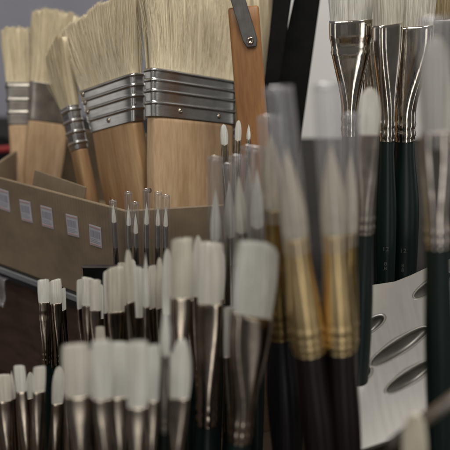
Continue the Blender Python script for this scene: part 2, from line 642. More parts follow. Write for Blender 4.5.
# table and wall
V, Fc = boxv(0, 0.82, -0.02, 3.0, 1.3, 0.04)
tag(obj('table_top', V, Fc, wood_mat('dark_table', (0.020, 0.012, 0.008), (0.035, 0.021, 0.014), (0.05, 0.03, 0.02), (4, 60, 60)), smooth=False), kind='structure')
V, Fc = boxv(0, 1.42, 0.6, 4.0, 0.04, 2.4)
tag(obj('back_wall', V, Fc, plain_mat('mauve_grey_paint', (0.31, 0.31, 0.36), 0.8, 0.10, 6.0), smooth=False), kind='structure')


def prism(poly, z0, z1):
    n = len(poly)
    V = [(p[0], p[1], z0) for p in poly] + [(p[0], p[1], z1) for p in poly]
    Fc = [tuple(range(n))[::-1], tuple(range(n, 2 * n))]
    for i in range(n):
        j = (i + 1) % n
        Fc.append((i, j, n + j, n + i))
    return V, Fc


# raised shelf: follows the carton's front, then runs on behind the brushes
e = (c1 - c0).normalized()
o3 = pl_n * 0.004
sA = c0 - e * 0.25 + o3
sB = c1 + e * 0.012 + o3
poly = [(sA.x, sA.y), (sB.x, sB.y), (0.065, sB.y + 0.029), (0.60, sB.y + 0.115), (0.60, 1.395), (-0.75, 1.395), (-0.75, sA.y + 0.05)]
root = empty('display_shelf', Matrix.Translation((0, 0, 0)), 'raised dark shelf with a thin grey front edge under the cardboard box', 'shelf')
V, Fc = prism(poly, SHELF - 0.0045, SHELF - 0.0004)
obj('shelf_board', V, Fc, plain_mat('charcoal_board', (0.016, 0.014, 0.013), 0.95, 0.15), root, smooth=False)
tr_ = [(sA.x, sA.y), (sB.x, sB.y), (0.020, sB.y + 0.0183), (0.030, sB.y + 0.0207)]
tro = [(x + pl_n.x * 0.002, y - 0.002) for (x, y) in tr_]
tro[-1] = (0.030, tr_[-1][1] - 0.002)
tro[-2] = (tr_[-2][0], tr_[-2][1] - 0.002)
V, Fc = [], []
for (zz_) in (SHELF - 0.0050, SHELF - 0.0002):
    V += [(x, y, zz_) for (x, y) in tr_] + [(x, y, zz_) for (x, y) in tro]
for i in range(3):
    Fc += [(4 + i, 5 + i, 13 + i, 12 + i), (i, 8 + i, 9 + i, i + 1), (8 + i, 12 + i, 13 + i, 9 + i), (i, i + 1, 5 + i, 4 + i)]
Fc += [(0, 4, 12, 8), (3, 11, 15, 7)]
obj('edge_trim', V, Fc, M['rim'], root, smooth=False)
inn = [(x - pl_n.x * 0.01, y + 0.012) for (x, y) in poly[:4]] + [(0.58, 1.38), (-0.74, 1.38), (-0.74, sA.y + 0.07)]
V, Fc = prism(inn, SHELF - 0.022, SHELF - 0.0047)
obj('under_rail', V, Fc, plain_mat('charcoal_rail', (0.05, 0.05, 0.055), 0.6, 0.15), root, smooth=False)
inn2 = [(x, y + 0.004) for (x, y) in inn]
V, Fc = prism(inn2, 0.0005, SHELF - 0.0222)
obj('front_board', V, Fc, wood_mat('brown_board', (0.045, 0.026, 0.016), (0.075, 0.044, 0.028), (0.10, 0.062, 0.04), (30, 30, 90), 0.6), root, smooth=False)

# white board against the wall behind the right half
V, Fc = boxv(0, 0, 0, 0.9, 0.012, 1.1)
pw = PY(262, 20, 1.2)
o = bevel(obj('white_board', V, Fc, plain_mat('white_card', (0.80, 0.79, 0.76), 0.7, 0.03, 12), smooth=False), 0.002)
o.location = (pw.x + 0.45, 1.2, SHELF + 0.551)
tag(o, 'plain white board standing behind the black handles and large flat brushes', 'board')

# ------------------------------------------------------------------ cardboard carton with price labels
root = empty('cardboard_box', Matrix.Translation((c1.x, c1.y, SHELF)), 'open brown cardboard box with five small price stickers along its front', 'box')
fp = [c0 - e * 0.03, c1, Vector((0.055, c1.y + 0.026, 0)), Vector((0.075, 0.78, 0)), Vector((-0.22, 0.86, 0))]
fp = [Vector((p.x - c1.x, p.y - c1.y)) for p in fp]
Hc = RIM - SHELF


def inset(poly, d):
    n = len(poly)
    out = []
    for i in range(n):
        p, a, b = poly[i], poly[i - 1], poly[(i + 1) % n]
        d1, d2 = (p - a).normalized(), (b - p).normalized()
        n1, n2 = Vector((-d1.y, d1.x)), Vector((-d2.y, d2.x))
        bis = (n1 + n2).normalized()
        out.append(p + bis * (d / max(0.3, bis.dot(n1))))
    return out


fi = inset(fp, 0.0035)
n_ = len(fp)
V, Fc = [], []
rows = 9
for ring, zlo in ((fp, 0.0), (fi, 0.003)):
    for r_ in range(rows):
        for p in ring:
            V.append((p.x, p.y, zlo + (Hc - zlo) * r_ / (rows - 1)))
def ri(s, r_, k): return s * rows * n_ + r_ * n_ + k % n_
for r_ in range(rows - 1):
    for k in range(n_):
        Fc.append((ri(0, r_, k), ri(0, r_, k + 1), ri(0, r_ + 1, k + 1), ri(0, r_ + 1, k)))
        Fc.append((ri(1, r_, k + 1), ri(1, r_, k), ri(1, r_ + 1, k), ri(1, r_ + 1, k + 1)))
for k in range(n_):
    Fc.append((ri(0, rows - 1, k), ri(0, rows - 1, k + 1), ri(1, rows - 1, k + 1), ri(1, rows - 1, k)))
Fc.append(tuple(ri(0, 0, k) for k in range(n_))[::-1])
Fc.append(tuple(ri(1, 0, k) for k in range(n_)))
bevel(obj('box_wall', V, Fc, M['card'], root, smooth=False), 0.0008, 2)
# torn inner flap
V, Fc = boxv(0, 0, 0, 0.07, 0.002, 0.03)
fl = bevel(obj('inner_flap', V, Fc, M['card'], root, smooth=False), 0.0006)
mid = (fp[0] + fp[1]) * 0.42
fl.location = (-0.075, 0.085, Hc - 0.012)
fl.rotation_euler = (R(-14), R(4), math.atan2(e.y, e.x))

pink = plain_mat('label_pink_line', (0.42, 0.27, 0.27), 0.7, 0.1)
greyink = plain_mat('label_grey_print', (0.30, 0.30, 0.34), 0.7, 0.1)
paper = plain_mat('label_paper', (0.44, 0.43, 0.46), 0.7, 0.05)
for i, (x, y) in enumerate(((4.5, 200), (26.5, 211), (47.5, 217), (73, 225.5), (96, 236))):
    p = PP(x, y, c1, pl_n)
    sc = depth(p) / F
    wl, hl = 13.5 * sc / abs(e.x), 22 * sc
    V, Fc = boxv(0, 0, 0, wl, 0.0004, hl)
    mats = [0] * 6
    for (cy_, hh, mi) in ((0.42, 0.07, 1), (-0.42, 0.07, 1)):
        b_, f_ = boxv(0, -0.0003, cy_ * hl, wl * 0.92, 0.0003, hh * hl, len(V))
        V += b_; Fc += f_; mats += [mi] * 6
    rr = random.Random(i)
    xx = -0.40
    while xx < 0.40:
        bw = rr.choice((0.03, 0.05, 0.08))
        b_, f_ = boxv((xx + bw / 2) * wl, -0.0003, 0.10 * hl, bw * wl, 0.0003, 0.34 * hl, len(V))
        V += b_; Fc += f_; mats += [2] * 6
        xx += bw + rr.choice((0.03, 0.05))
    for j in range(3):
        ww = rr.uniform(0.5, 0.85)
        b_, f_ = boxv(-(0.85 - ww) * wl / 2, -0.0003, (-0.15 - j * 0.075) * hl, ww * wl, 0.0003, 0.03 * hl, len(V))
        V += b_; Fc += f_; mats += [2] * 6
    s = obj('price_sticker', V, Fc, [paper, pink, greyink], root, smooth=False)
    for pl, mi in zip(s.data.polygons, mats):
        pl.material_index = mi
    s.location = (p.x - c1.x + pl_n.x * 0.0006, p.y - c1.y + pl_n.y * 0.0006, p.z - SHELF)
    s.rotation_euler = (0, R(rr.uniform(-2, 2)), math.atan2(e.y, e.x))

# ------------------------------------------------------------------ wide brushes in the carton
FL = SHELF + 0.0035
ka = wide_brush('wide varnish brush with cream bristles and banded ferrule, leaning left against the upright wide one',
           (98, 8), (112, 82.5), (117, 127), (128, 205), 93, 74, 0.635, 0.03, -53, FL, n=11000, splay=0.34, slant=0.06,
           rivets=((-0.80, 0.10), (-0.80, 0.30), (-0.80, 0.52), (0.0, 0.84)), grip=0.55, han='warm_wood')
kb = wide_brush('wide upright varnish brush with broad pale handle, directly left of the orange handle',
           (193, -12), (192, 75.5), (192, 121), (192, 205), 113, 111, 0.63, 0.035, 42, FL, n=12000, splay=0.15,
           rivets=((-0.42, 0.84), (0.52, 0.86)), grip=0.9)
wide_brush('varnish brush turned narrow edge towards us, its thin handle slanting behind the left wide brush',
           (56, 44), (67, 108), (79, 150), (122, 214), 27, 22, 0.668, 0.03, -68, FL, thick=0.0065, n=4500, splay=1.0, slant=0.10, rivets=(), grip=0.6, bands=(0.1, 0.35, 0.6, 0.85), han='warm_wood')
wide_brush('varnish brush half hidden behind the orange handle, only its bristle edge showing',
           (252, -14), (254, 128), (255, 160), (256, 205), 40, 38, 0.70, 0.02, 10, FL, n=3500, splay=0.12, rivets=(), grip=0.8)
wide_brush('blurred varnish brush with plain dull grey ferrule, beside the small one at the far end',
           (60, 10), (50, 84), (48, 122), (46, 185), 44, 40, 0.76, 0.03, 8, FL, n=3500, splay=0.14, rivets=(), fer='dull_nickel', grip=0.75, bands=())
wide_brush('small varnish brush at the far end of the box, with cream bristles and banded ferrule',
           (17, 27), (20, 83), (22, 125), (26, 190), 27, 27, 0.76, 0.03, 0, FL, n=2600, splay=0.12, rivets=(), fer='dull_nickel', grip=0.8, bands=(0.1, 0.42, 0.72))

# a small dark knot near the edge of the pale handle
hn = (kb.matrix_world.to_3x3() @ Vector((0, -1, 0))).normalized()
hp = PP(149.8, 190.5, kb.matrix_world.translation + hn * 0.0100, hn)
lp = kb.matrix_world.inverted() @ hp
V, Fc = loft([(0, 0.0017, 0.0022, 2), (0.0005, 0.0016, 0.0021, 2), (0.0007, 0.0010, 0.0013, 2), (0.0004, 0.0004, 0.0005, 2)], 18, cap_top=True)
kn = obj('wood_knot', V, Fc, plain_mat('dark_knot', (0.05, 0.028, 0.014), 0.6, 0.3), kb)
kn.location = lp
kn.rotation_euler = (R(90), 0, 0)

# thin stick and loose handles in the carton
def slab(name, label, cat, mat, top, bot, wt, wb, th, Y, dY, floor, yaw=0, group=None, roundtop=0.3):
    pb, pt = PY(*bot, Y), PY(*top, Y + dY)
    ax = (pt - pb).normalized()
    ext = (pb.z - floor) / ax.z
    b0 = pb - ax * ext
    m = frame_for(b0, pt, yaw)
    L = (pt - b0).length
    root = empty(name, m, label, cat, group)
    s = depth(pb) / F / 2
    rings = []
    for i in range(21):
        q = i / 20
        rings.append((L * q, (wb + (wt - wb) * q) * s, th, 6))
    rings.append((L + 0.0015, wt * s * 0.97, th * 0.85, 6))
    rings.append((L + 0.0022, wt * s * 0.9, th * 0.55, 6))
    V, Fc = loft(rings, 48, cap_top=True, cap_bot=True)
    obj('handle', V, Fc, mat, root)
    return root, L, s, ext


r_, L_, s_, ex_ = slab('wooden_stick', 'slim pale wooden stick rising from the middle of the cardboard box', 'stick', M['wood'], (80, 150), (87, 205), 12, 11, 0.004, 0.66, 0.01, FL)

# the orange handle with a riveted hanging strap
r_, L_, s_, ex_ = slab('wide_brush', 'upturned brush with flat orange wooden handle and riveted dark metal hanging strap', 'paintbrush', M['orange_wood'], (243.5, 10), (253, 130), 30, 31, 0.0075, 0.60, 0.02, FL + 0.001)
V, Fc = [], []
prof = [(-0.0125, 0.058, -0.006), (-0.0085, 0.030, -0.010), (-0.0045, 0.010, -0.0100), (0.0, -0.010, -0.0092), (0.0035, -0.026, -0.0086), (0.0045, -0.032, -0.0085)]
K = len(prof)
for (dz, sgn) in ((0, 1), (0.0014, -1)):
    for i, (x, z, y) in enumerate(prof):
        hw = 0.0062 if i < K - 1 else 0.0040
        V += [(x - hw, y - dz, L_ + z), (x + hw, y - dz, L_ + z)]
n2 = 2 * K
for i in range(K - 1):
    a = 2 * i
    Fc += [(a, a + 1, a + 3, a + 2), (n2 + a, n2 + a + 2, n2 + a + 3, n2 + a + 1), (a, a + 2, n2 + a + 2, n2 + a), (a + 1, n2 + a + 1, n2 + a + 3, a + 3)]
Fc += [(0, n2, n2 + 1, 1), (n2 - 2, n2 - 1, 2 * n2 - 1, 2 * n2 - 2)]
st = bevel(obj('hanging_strap', V, Fc, M['grey_metal'], r_, smooth=False), 0.0012, 3)
V, Fc = loft([(0, 0.0032, 0.0032, 2), (0.0008, 0.0031, 0.0031, 2), (0.0014, 0.0022, 0.0022, 2), (0.0010, 0.0014, 0.0014, 2), (0.0004, 0.0010, 0.0010, 2)], 20, cap_top=True)
rv = obj('rivet', V, Fc, M['nickel'], st)
rv.location = (0.0036, -0.0100, L_ - 0.0268)
rv.rotation_euler = (R(90), 0, 0)

# two black handles behind it
slab('flat_brush', 'broad black brush handle leaning to the right before the white board', 'paintbrush', M['black_plastic'], (316, -50), (285.5, 120), 21, 48, 0.006, 0.70, 0.03, SHELF, group='black handles in front of the white board')
slab('flat_brush', 'slimmer black brush handle between the broad black one and the orange wood', 'paintbrush', M['black_plastic'], (287, -40), (270.5, 95), 19, 10, 0.005, 0.68, 0.03, SHELF, group='black handles in front of the white board')

# ------------------------------------------------------------------ tiny liners in tubes and their black container
G1 = 'fine liner brushes in clear tubes before the cardboard box'
for (x, t, j, xb, tt, who) in ((113, 203, 222, 118, 201, 'liner brush in a clear tube, leaning outward by itself left of the other liners'),
                           (128.5, 205, 225, 130, 193, 'liner brush in a clear tube, second in the row and close to a shorter neighbour'),
                           (135.5, 213, 233, 137, 203, 'shortest of the liner brushes in clear tubes, its tip below its neighbours'),
                           (146.5, 202, 224, 146.5, 190, 'liner brush in the tallest clear tube, alone amid the row of liners'),
                           (158, 206, 225, 157.5, 193, 'liner brush in a clear tube, left one of the closest pair of liners'),
                           (166, 206, 226, 164.5, 196, 'liner brush in a clear tube, outermost of the row beside the white filberts')):
    brush('liner_brush', who, 'liner', (x, t), (x + (xb - x) * 0.28, j), (xb, 292), 4.6, 5.6, 0.525, group=G1, n=60, fer='dull_nickel', han='black', tube=(tt, 246, 7.6, 'clear'))
pa = PY(83, 267, 0.505)
pb = PY(176, 271, 0.505)
root = empty('divider_panel', Matrix.Translation((pa.x, pa.y, 0)), 'black upright divider panel with a thin shiny top edge before the cardboard box', 'divider')
wx, hz = pb.x - pa.x, pa.z
V, Fc = boxv(wx / 2, 0, hz / 2, wx, 0.004, hz)
bevel(obj('panel', V, Fc, M['black_plastic'], root, smooth=False), 0.0006)
V, Fc = boxv(wx / 2, 0, hz + 0.0004, wx + 0.0012, 0.0052, 0.0016)
bevel(obj('top_edge', V, Fc, M['grey_metal'], root, smooth=False), 0.0005)

# ------------------------------------------------------------------ white nylon brushes
W_ = 'white nylon brushes crowding the foreground'
# pair in front of the brown shelf, sharp
brush('flat_brush', 'slim flat white brush with green handle, left of the pair before the dark brown board', 'flat', (43.5, 279), (43.8, 302), (46, 362), 11, 11, 0.47, group=W_, crimp=True, beads=2)
brush('flat_brush', 'slim flat white brush with a stray tip, right of the pair before the brown board', 'flat', (55.5, 279), (56.5, 303), (59, 364), 10.5, 9, 0.485, group=W_, slant=0.05, ragged=0.05)
brush('flat_brush', 'thin white brush edge squeezed behind the pair before the dark brown board', 'flat', (51, 281), (51, 303), (53, 366), 7, 8, 0.50, group=W_, yaw=50)
# cluster of three
brush('flat_brush', 'small flat white brush, left of three bunched below the black container', 'flat', (80.5, 279), (80.5, 308), (82, 356), 8.5, 8, 0.46, group=W_, yaw=30)
brush('flat_brush', 'small flat white brush, tallest and middle of three bunched below the black container', 'flat', (88, 277), (87.5, 305), (88, 356), 12, 9, 0.455, group=W_, slant=-0.03)
brush('flat_brush', 'small flat white brush, front right of three bunched below the black container', 'flat', (95, 279), (95, 310), (96, 356), 11, 9, 0.44, group=W_)
# middle cluster
brush('filbert_brush', 'broad white brush with a second one tight behind, below the leaning liner tube', 'flat', (115.5, 266), (115, 311), (117, 372), 17, 12, 0.43, group=W_, han='green')
brush('flat_brush', 'white brush peeping out left behind the broad one below the leaning liner tube', 'flat', (107, 270), (106.5, 312), (108, 366), 9, 9, 0.445, group=W_, yaw=35)
brush('filbert_brush', 'tall slender white brush with rounded tip rising above the middle cluster', 'filbert', (128, 249), (130, 302), (134, 372), 9, 9, 0.415, group=W_, yaw=20)
brush('flat_brush', 'flat white brush between the tall slender one and the thin pointed one', 'flat', (137, 266), (138, 317), (139, 372), 10, 9, 0.43, group=W_)
brush('round_brush', 'thin pointed white brush standing among flat ones below the liner tubes', 'round', (145.5, 252), (146, 306), (147, 372), 6.5, 8, 0.42, group=W_)
brush('flat_brush', 'short flat white brush just behind the thin pointed one', 'flat', (152, 265), (151.5, 308), (152, 372), 9, 9, 0.44, group=W_, yaw=20)
brush('flat_brush', 'narrow white brush seen nearly edge on, next before the two rounded tall ones', 'filbert', (159.5, 257), (159.5, 308), (160, 372), 8, 9, 0.43, group=W_, yaw=25)
brush('filbert_brush', 'narrow rounded white brush directly left of the two big rounded ones', 'filbert', (167, 248), (167.5, 314), (168, 380), 10, 10, 0.415, group=W_)
brush('flat_brush', 'big blunt white brush with dark ferrule, left of the two big rounded ones', 'flat', (182.5, 237), (182.5, 297), (179, 392), 21, 15, 0.385, group=W_, slant=0.01, n=500)
brush('flat_brush', 'narrow white brush squeezed between the two big rounded ones', 'filbert', (198, 235), (197.5, 296), (198, 380), 10, 11, 0.41, group=W_)
brush('flat_brush', 'big square white brush with green handle, right of the two big ones', 'flat', (211, 241), (210.5, 303), (207, 421), 24, 25, 0.38, group=W_, n=520, slant=-0.015)
brush('angled_brush', 'largest white brush, its tuft cut at a slant, beside the gold ferrules', 'angled', (259, 241), (255, 314), (240, 438), 45, 25, 0.345, group=W_, slant=-0.07, n=900, yaw=22, thick=0.40, jslant=0.3)
brush('round_brush', 'small pointed white brush in front of the middle cluster, above the blurred row', 'round', (166, 295), (166.5, 354), (164, 430), 9, 14, 0.33, group=W_, fer='dull_nickel')
brush('filbert_brush', 'narrow rounded white brush low in front, against the green handle', 'filbert', (181.5, 338), (181, 397), (176, 470), 20, 15, 0.32, group=W_)
more = (
    ('flat', 'pale flat brush tip filling the gap left of the tall slender one', (121.5, 262), (121.5, 306), (123, 372), 9, 9, 0.45, 25),
    ('filbert', 'rounded pale tip set back right behind the tall slender brush', (133, 259), (133.5, 305), (136, 372), 8, 8, 0.455, 0),
    ('flat', 'pale flat tip low behind the thin pointed one, in the second rank', (143, 268), (143, 312), (144, 372), 10, 9, 0.455, 10),
    ('flat', 'pale edge of a flat brush wedged left of the blunt big one', (172, 258), (172, 306), (172, 380), 9, 9, 0.43, 40),
    ('flat', 'pale flat tip filling the gap between the two big ones, lower and behind', (193, 252), (192, 300), (191, 390), 12, 11, 0.42, 15),
    ('flat', 'pale tip low between the big square brush and the largest slanted one', (229, 306), (229, 356), (228, 430), 11, 11, 0.40, 30),
    ('flat', 'blurred pale tip low behind the first two brushes of the near row', (89, 350), (89.5, 398), (92, 470), 13, 12, 0.36, 15),
    ('flat', 'blurred pale tip at the near row end, behind the narrow rounded one', (166, 352), (166, 400), (165, 470), 14, 12, 0.35, 10),
    ('filbert', 'dark shaded rounded tip behind the brush with the pinched waist', (30, 372), (30.5, 398), (32, 470), 8, 10, 0.43, 20),
    ('flat', 'half hidden pale tip close behind the right brush of the sharp pair, slightly lower', (63, 288), (63.5, 310), (66, 368), 6, 7, 0.50, 45),
    ('flat', 'slim pale tip peeping above and left of the big blunt brush', (176, 246), (175.5, 296), (174, 385), 8, 9, 0.425, 30),
    ('filbert', 'slim rounded pale tip leaning right behind the big square brush', (222, 250), (220, 300), (214, 400), 9, 10, 0.415, 20),
    ('flat', 'small pale tip low between the slim pair and the near row, beside the green handle', (67, 352), (67.5, 392), (69, 460), 8, 10, 0.39, 25),
    ('flat', 'pale tip low behind the left pair of the near row, below the bunched three', (100, 326), (100.5, 360), (102, 440), 9, 10, 0.41, 15),
    ('filbert', 'dim rounded tip just right of the three bunched small ones', (101.5, 284), (101.5, 318), (102, 366), 7, 8, 0.46, 15),
)
for (kind, who, a, b, c, w, fw, Y, yw) in more:
    brush(kind + '_brush', who, kind, a, b, c, w, fw, Y, group=W_, yaw=yw)
# blurred near row
brush('flat_brush', 'blurred flat white brush, first of the near row beside the sharp dark green handle', 'flat', (75, 343), (76, 395), (82, 470), 26, 18, 0.315, group=W_)
brush('flat_brush', 'blurred flat white brush, second of the near row with a bright ferrule glint', 'flat', (101, 339), (102, 398), (106, 470), 19, 16, 0.31, group=W_)
brush('flat_brush', 'blurred greyish white brush, set back in the middle of the near row', 'flat', (120, 341), (119.5, 396), (120, 470), 19, 16, 0.33, group=W_)
brush('flat_brush', 'blurred flat white brush with the longest tuft of the near row', 'flat', (138, 340), (137, 406), (137, 480), 20, 17, 0.305, group=W_)
brush('flat_brush', 'blurred white brush half hidden behind the small pointed one in front', 'flat', (153, 344), (152, 400), (151, 470), 13, 14, 0.325, group=W_)
# lower left corner
brush('flat_brush', 'white brush cut off by the left edge, widest of the lower corner', 'flat', (3.5, 374), (5, 400), (9, 470), 14, 14, 0.40, group=W_, slant=-0.03)
brush('round_brush', 'thin white point just right of the brush at the left edge', 'round', (11.5, 370), (13, 398), (16, 470), 5, 7, 0.41, group=W_)
brush('flat_brush', 'flat white brush leaning slightly, with a bright line down its ferrule, in the lower corner', 'flat', (19, 365), (22, 391), (29, 470), 10.5, 13, 0.40, group=W_)
brush('flat_brush', 'flat white brush with pinched waist directly left of the dark green handle', 'flat', (39.5, 366), (38.5, 391), (37, 470), 12, 14, 0.39, group=W_, slant=0.0)
brush('filbert_brush', 'white brush half hidden directly right of the dark green handle', 'filbert', (59, 366), (58, 403), (54, 470), 11, 13, 0.40, group=W_)

# ------------------------------------------------------------------ brushes in the centre, in tubes
T_ = 'brushes in clear plastic tubes'
brush('round_brush', 'round white brush in a clear tube, leftmost of the tubes before the pale wood handle', 'round', (215.5, 188), (216, 239), (216, 320), 10, 11, 0.44, group=T_, fer='dull_nickel', tube=(160, 262, 15, 'clear'))
brush('round_brush', 'round white brush in a clear tube, middle one of the tubes before the orange handle', 'round', (238.5, 174), (242, 231), (246, 320), 12.5, 12, 0.43, group=T_, fer='dull_nickel', tube=(158, 262, 18, 'clear'))
brush('round_brush', 'round white brush in a clear tube, plumpest tuft of the tubes before the orange handle', 'round', (257, 168), (256.5, 226), (257, 320), 12.5, 13, 0.42, group=T_, fer='dull_nickel', tube=(150, 260, 19, 'clear'))
brush('round_brush', 'round white tip in a clear tube, set back between the first two tubes', 'round', (229, 180), (229, 236), (231, 320), 11, 11, 0.455, group=T_, fer='dull_nickel', tube=(166, 260, 15, 'clear'))
brush('round_brush', 'round white tip in a clear tube, set back and closest to the gold ferrules', 'round', (249, 164), (249, 228), (250, 320), 12, 12, 0.45, group=T_, fer='dull_nickel', tube=(148, 258, 16, 'clear'))
S_ = 'small white tipped brushes before the orange handle'
brush('filbert_brush', 'tiny rounded white tip over a green handle, leftmost of the three small tips', 'filbert', (223.5, 124), (225, 144), (227, 202), 7.2, 7, 0.52, group=S_, n=150, thick=0.6)
brush('filbert_brush', 'tiny rounded white tip, tallest of the three small tips before the orange handle', 'filbert', (238.5, 120), (238.8, 140), (236, 200), 6.2, 7, 0.525, group=S_, n=150, thick=0.6)
brush('round_brush', 'tiny pointed white tip, thinnest of the three small tips before the orange handle', 'round', (248.8, 124), (248.8, 139), (247, 200), 4, 6, 0.53, group=S_, n=90)

GG = 'gold ferruled round brushes'
brush('round_brush', 'large gold ferruled round brush in a plastic tube, the front one leaning left', 'round', (285, 145), (298, 236), (309, 350), 24, 33, 0.335, group=GG, hair_m='cream_hair', fer='gold', han='maroon', tube=(95, 246, 27, 'milky'), beads=3, bulge=1.08, n=520)
brush('round_brush', 'large gold ferruled round brush in a plastic tube, upright beside the leaning one', 'round', (330, 142), (334, 233), (340, 348), 24, 33, 0.34, group=GG, hair_m='cream_hair', fer='gold', han='maroon', tube=(92, 244, 27, 'milky'), beads=3, bulge=1.08, n=520)
brush('round_brush', 'gold ferruled brush with black handle half hidden behind the leaning gold one', 'round', (270, 130), (272, 208), (281, 335), 21, 30, 0.39, group=GG, hair_m='cream_hair', fer='dark_gold', han='black', tube=(118, 216, 23, 'milky'), beads=3, bulge=1.2, n=420)
brush('round_brush', 'gold ferruled brush in a tube half hidden between and behind the two front gold ones', 'round', (350.5, 150), (350, 232), (348, 345), 15, 20, 0.375, group=GG, hair_m='cream_hair', fer='dark_gold', han='maroon', tube=(118, 240, 17, 'milky'), beads=3, bulge=1.05, n=320)

# ------------------------------------------------------------------ large brushes on the right
B_ = 'large white brushes on the right'
brush('filbert_brush', 'white filbert with grey ferrule and green handle, between the gold ones and the large flats', 'filbert', (370, 87), (368.5, 134), (364, 232), 21, 20, 0.415, group=B_, fer='dull_nickel', n=420)
brush('flat_brush', 'large flat white brush with mirror bright ferrule, nearest the white board', 'flat', (351, -42), (350.5, 20), (350, 135), 42, 17, 0.56, group=B_, crimp=True, n=900, thick=0.42, han='black', fer='chrome')
brush('flat_brush', 'white brush with dark handle tucked behind the filbert, between mirror bright ferrule and its neighbour', 'flat', (374, -10), (374, 42), (371, 132), 20, 17, 0.60, group=B_, yaw=35, n=400, thick=0.5, fer='chrome', han='black', bulge=1.4)
brush('flat_brush', 'large white brush turned half edge on, with numbered green handle left of its twin', 'flat', (388, -38), (387.5, 24), (386.5, 140), 36, 16, 0.545, group=B_, yaw=50, n=700, thick=0.5, fer='chrome', number=(('12', 248, 7), ('8', 264, 6), ('8', 269, 6)), bulge=1.34)
brush('flat_brush', 'broadest flat white brush on the right, with numbered green handle right of its twin', 'flat', (407, -40), (406, 26), (404.5, 140), 54, 21, 0.565, group=B_, yaw=-6, n=1000, thick=0.42, fer='chrome', number=(('12', 248, 7), ('8', 264, 6), ('8', 269, 6)), bulge=1.5)
brush('round_brush', 'tan haired brush behind everything at the upper right corner', 'flat', (450, -40), (449, 19), (447, 140), 34, 20, 0.60, group=B_, hair_m='tan_hair', fer='dull_nickel', han='black', n=400)
brush('round_brush', 'large blurred white brush with dark green handle in a plastic tube, nearest the right edge', 'filbert', (434.5, 36), (433, 130), (437.5, 245), 30, 27, 0.335, group=B_, n=800, thick=0.85, fer='chrome', tube=(20, 140, 30, 'milky'), bulge=1.1)
brush('round_brush', 'short cream tipped brush in front of the steel rack, low at the right', 'filbert', (415, 412), (414, 470), (414, 540), 23, 20, 0.27, group=B_, hair_m='cream_hair', thick=0.8, fer='nickel')

# ------------------------------------------------------------------ slotted steel rack
pc = PY(400, 287, 0.50)
nrm = Vector((0, -0.3625, 1)).normalized()
px_ = Vector((1, 0, 0))
py_ = nrm.cross(px_)


def onp(x, y):
    p = PP(x, y, pc, nrm) - pc
    return (p.dot(px_), p.dot(py_))


root = empty('metal_tray', Matrix.Translation((pc.x, pc.y, 0)), 'pale metal tray with slanting oval wells between the dark handles', 'tray')
mrot = Matrix((px_, py_, nrm)).transposed().to_4x4()
mrot.translation = Vector((0, 0, pc.z))

outline = [(338, 293), (349, 290.5), (362, 288), (376, 286.5), (395, 283.5), (410, 277.5), (426, 270), (445, 262), (470, 256), (510, 252), (540, 300), (560, 396), (470, 410), (405, 436), (366, 449), (340, 456)]
slots = [(399, 348, 34, 7.5), (410, 378, 29, 7.0), (367, 329, 20, 6.5), (432, 287, 22, 6.0), (358.5, 375, 13, 9), (455, 352, 26, 7)]
cu = bpy.data.curves.new('plate', 'CURVE')
cu.dimensions = '2D'
cu.fill_mode = 'BOTH'
cu.extrude = 0.0014
cu.bevel_depth = 0.0007
cu.bevel_resolution = 3


def spline(pts):
    s = cu.splines.new('POLY')
    s.points.add(len(pts) - 1)
    for q, p in zip(s.points, pts):
        q.co = (p[0], p[1], 0, 1)
    s.use_cyclic_u = True


spline([onp(*p) for p in outline])
SL = []
for (x, y, a, b) in slots:
    ang = R(-33)
    pts = []
    for k in range(40):
        c_, s_2 = superpt(2 * math.pi * k / 40, 2.3)
        dx, dy = a * c_, b * s_2
        pts.append(onp(x + dx * math.cos(ang) - dy * math.sin(ang), y + dx * math.sin(ang) + dy * math.cos(ang)))
    SL.append(pts)
    spline(pts)
t = bpy.data.objects.new('plate', cu)
COL.objects.link(t)
dg = bpy.context.evaluated_depsgraph_get()
me = bpy.data.meshes.new_from_object(t.evaluated_get(dg))
bpy.data.objects.remove(t)
me.materials.clear()
me.materials.append(M['plate'])
o = bpy.data.objects.new('slotted_plate', me)
COL.objects.link(o)
o.parent = root
o.matrix_local = mrot
# each well: a soft pressed lip and a scooped dish, deepest at its upper end; the one a brush stands in is an open hole
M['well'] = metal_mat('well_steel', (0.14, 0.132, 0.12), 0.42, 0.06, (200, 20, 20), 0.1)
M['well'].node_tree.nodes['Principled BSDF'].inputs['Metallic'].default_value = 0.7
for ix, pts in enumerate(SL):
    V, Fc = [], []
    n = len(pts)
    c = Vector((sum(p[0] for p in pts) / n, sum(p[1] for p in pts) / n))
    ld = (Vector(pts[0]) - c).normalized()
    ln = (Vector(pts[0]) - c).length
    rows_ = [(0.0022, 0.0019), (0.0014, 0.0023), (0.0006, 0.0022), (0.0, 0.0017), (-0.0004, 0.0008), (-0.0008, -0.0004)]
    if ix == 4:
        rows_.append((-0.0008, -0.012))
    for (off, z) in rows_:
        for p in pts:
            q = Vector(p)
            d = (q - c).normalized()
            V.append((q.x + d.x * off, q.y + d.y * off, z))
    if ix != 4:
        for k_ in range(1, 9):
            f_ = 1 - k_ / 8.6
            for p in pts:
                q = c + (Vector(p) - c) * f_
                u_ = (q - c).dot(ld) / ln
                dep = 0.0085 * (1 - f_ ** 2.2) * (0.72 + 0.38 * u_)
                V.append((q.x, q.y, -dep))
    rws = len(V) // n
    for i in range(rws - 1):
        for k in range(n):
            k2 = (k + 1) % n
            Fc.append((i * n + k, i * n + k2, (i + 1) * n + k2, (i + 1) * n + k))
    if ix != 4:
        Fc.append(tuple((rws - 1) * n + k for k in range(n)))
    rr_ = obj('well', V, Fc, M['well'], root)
    rr_.matrix_local = mrot
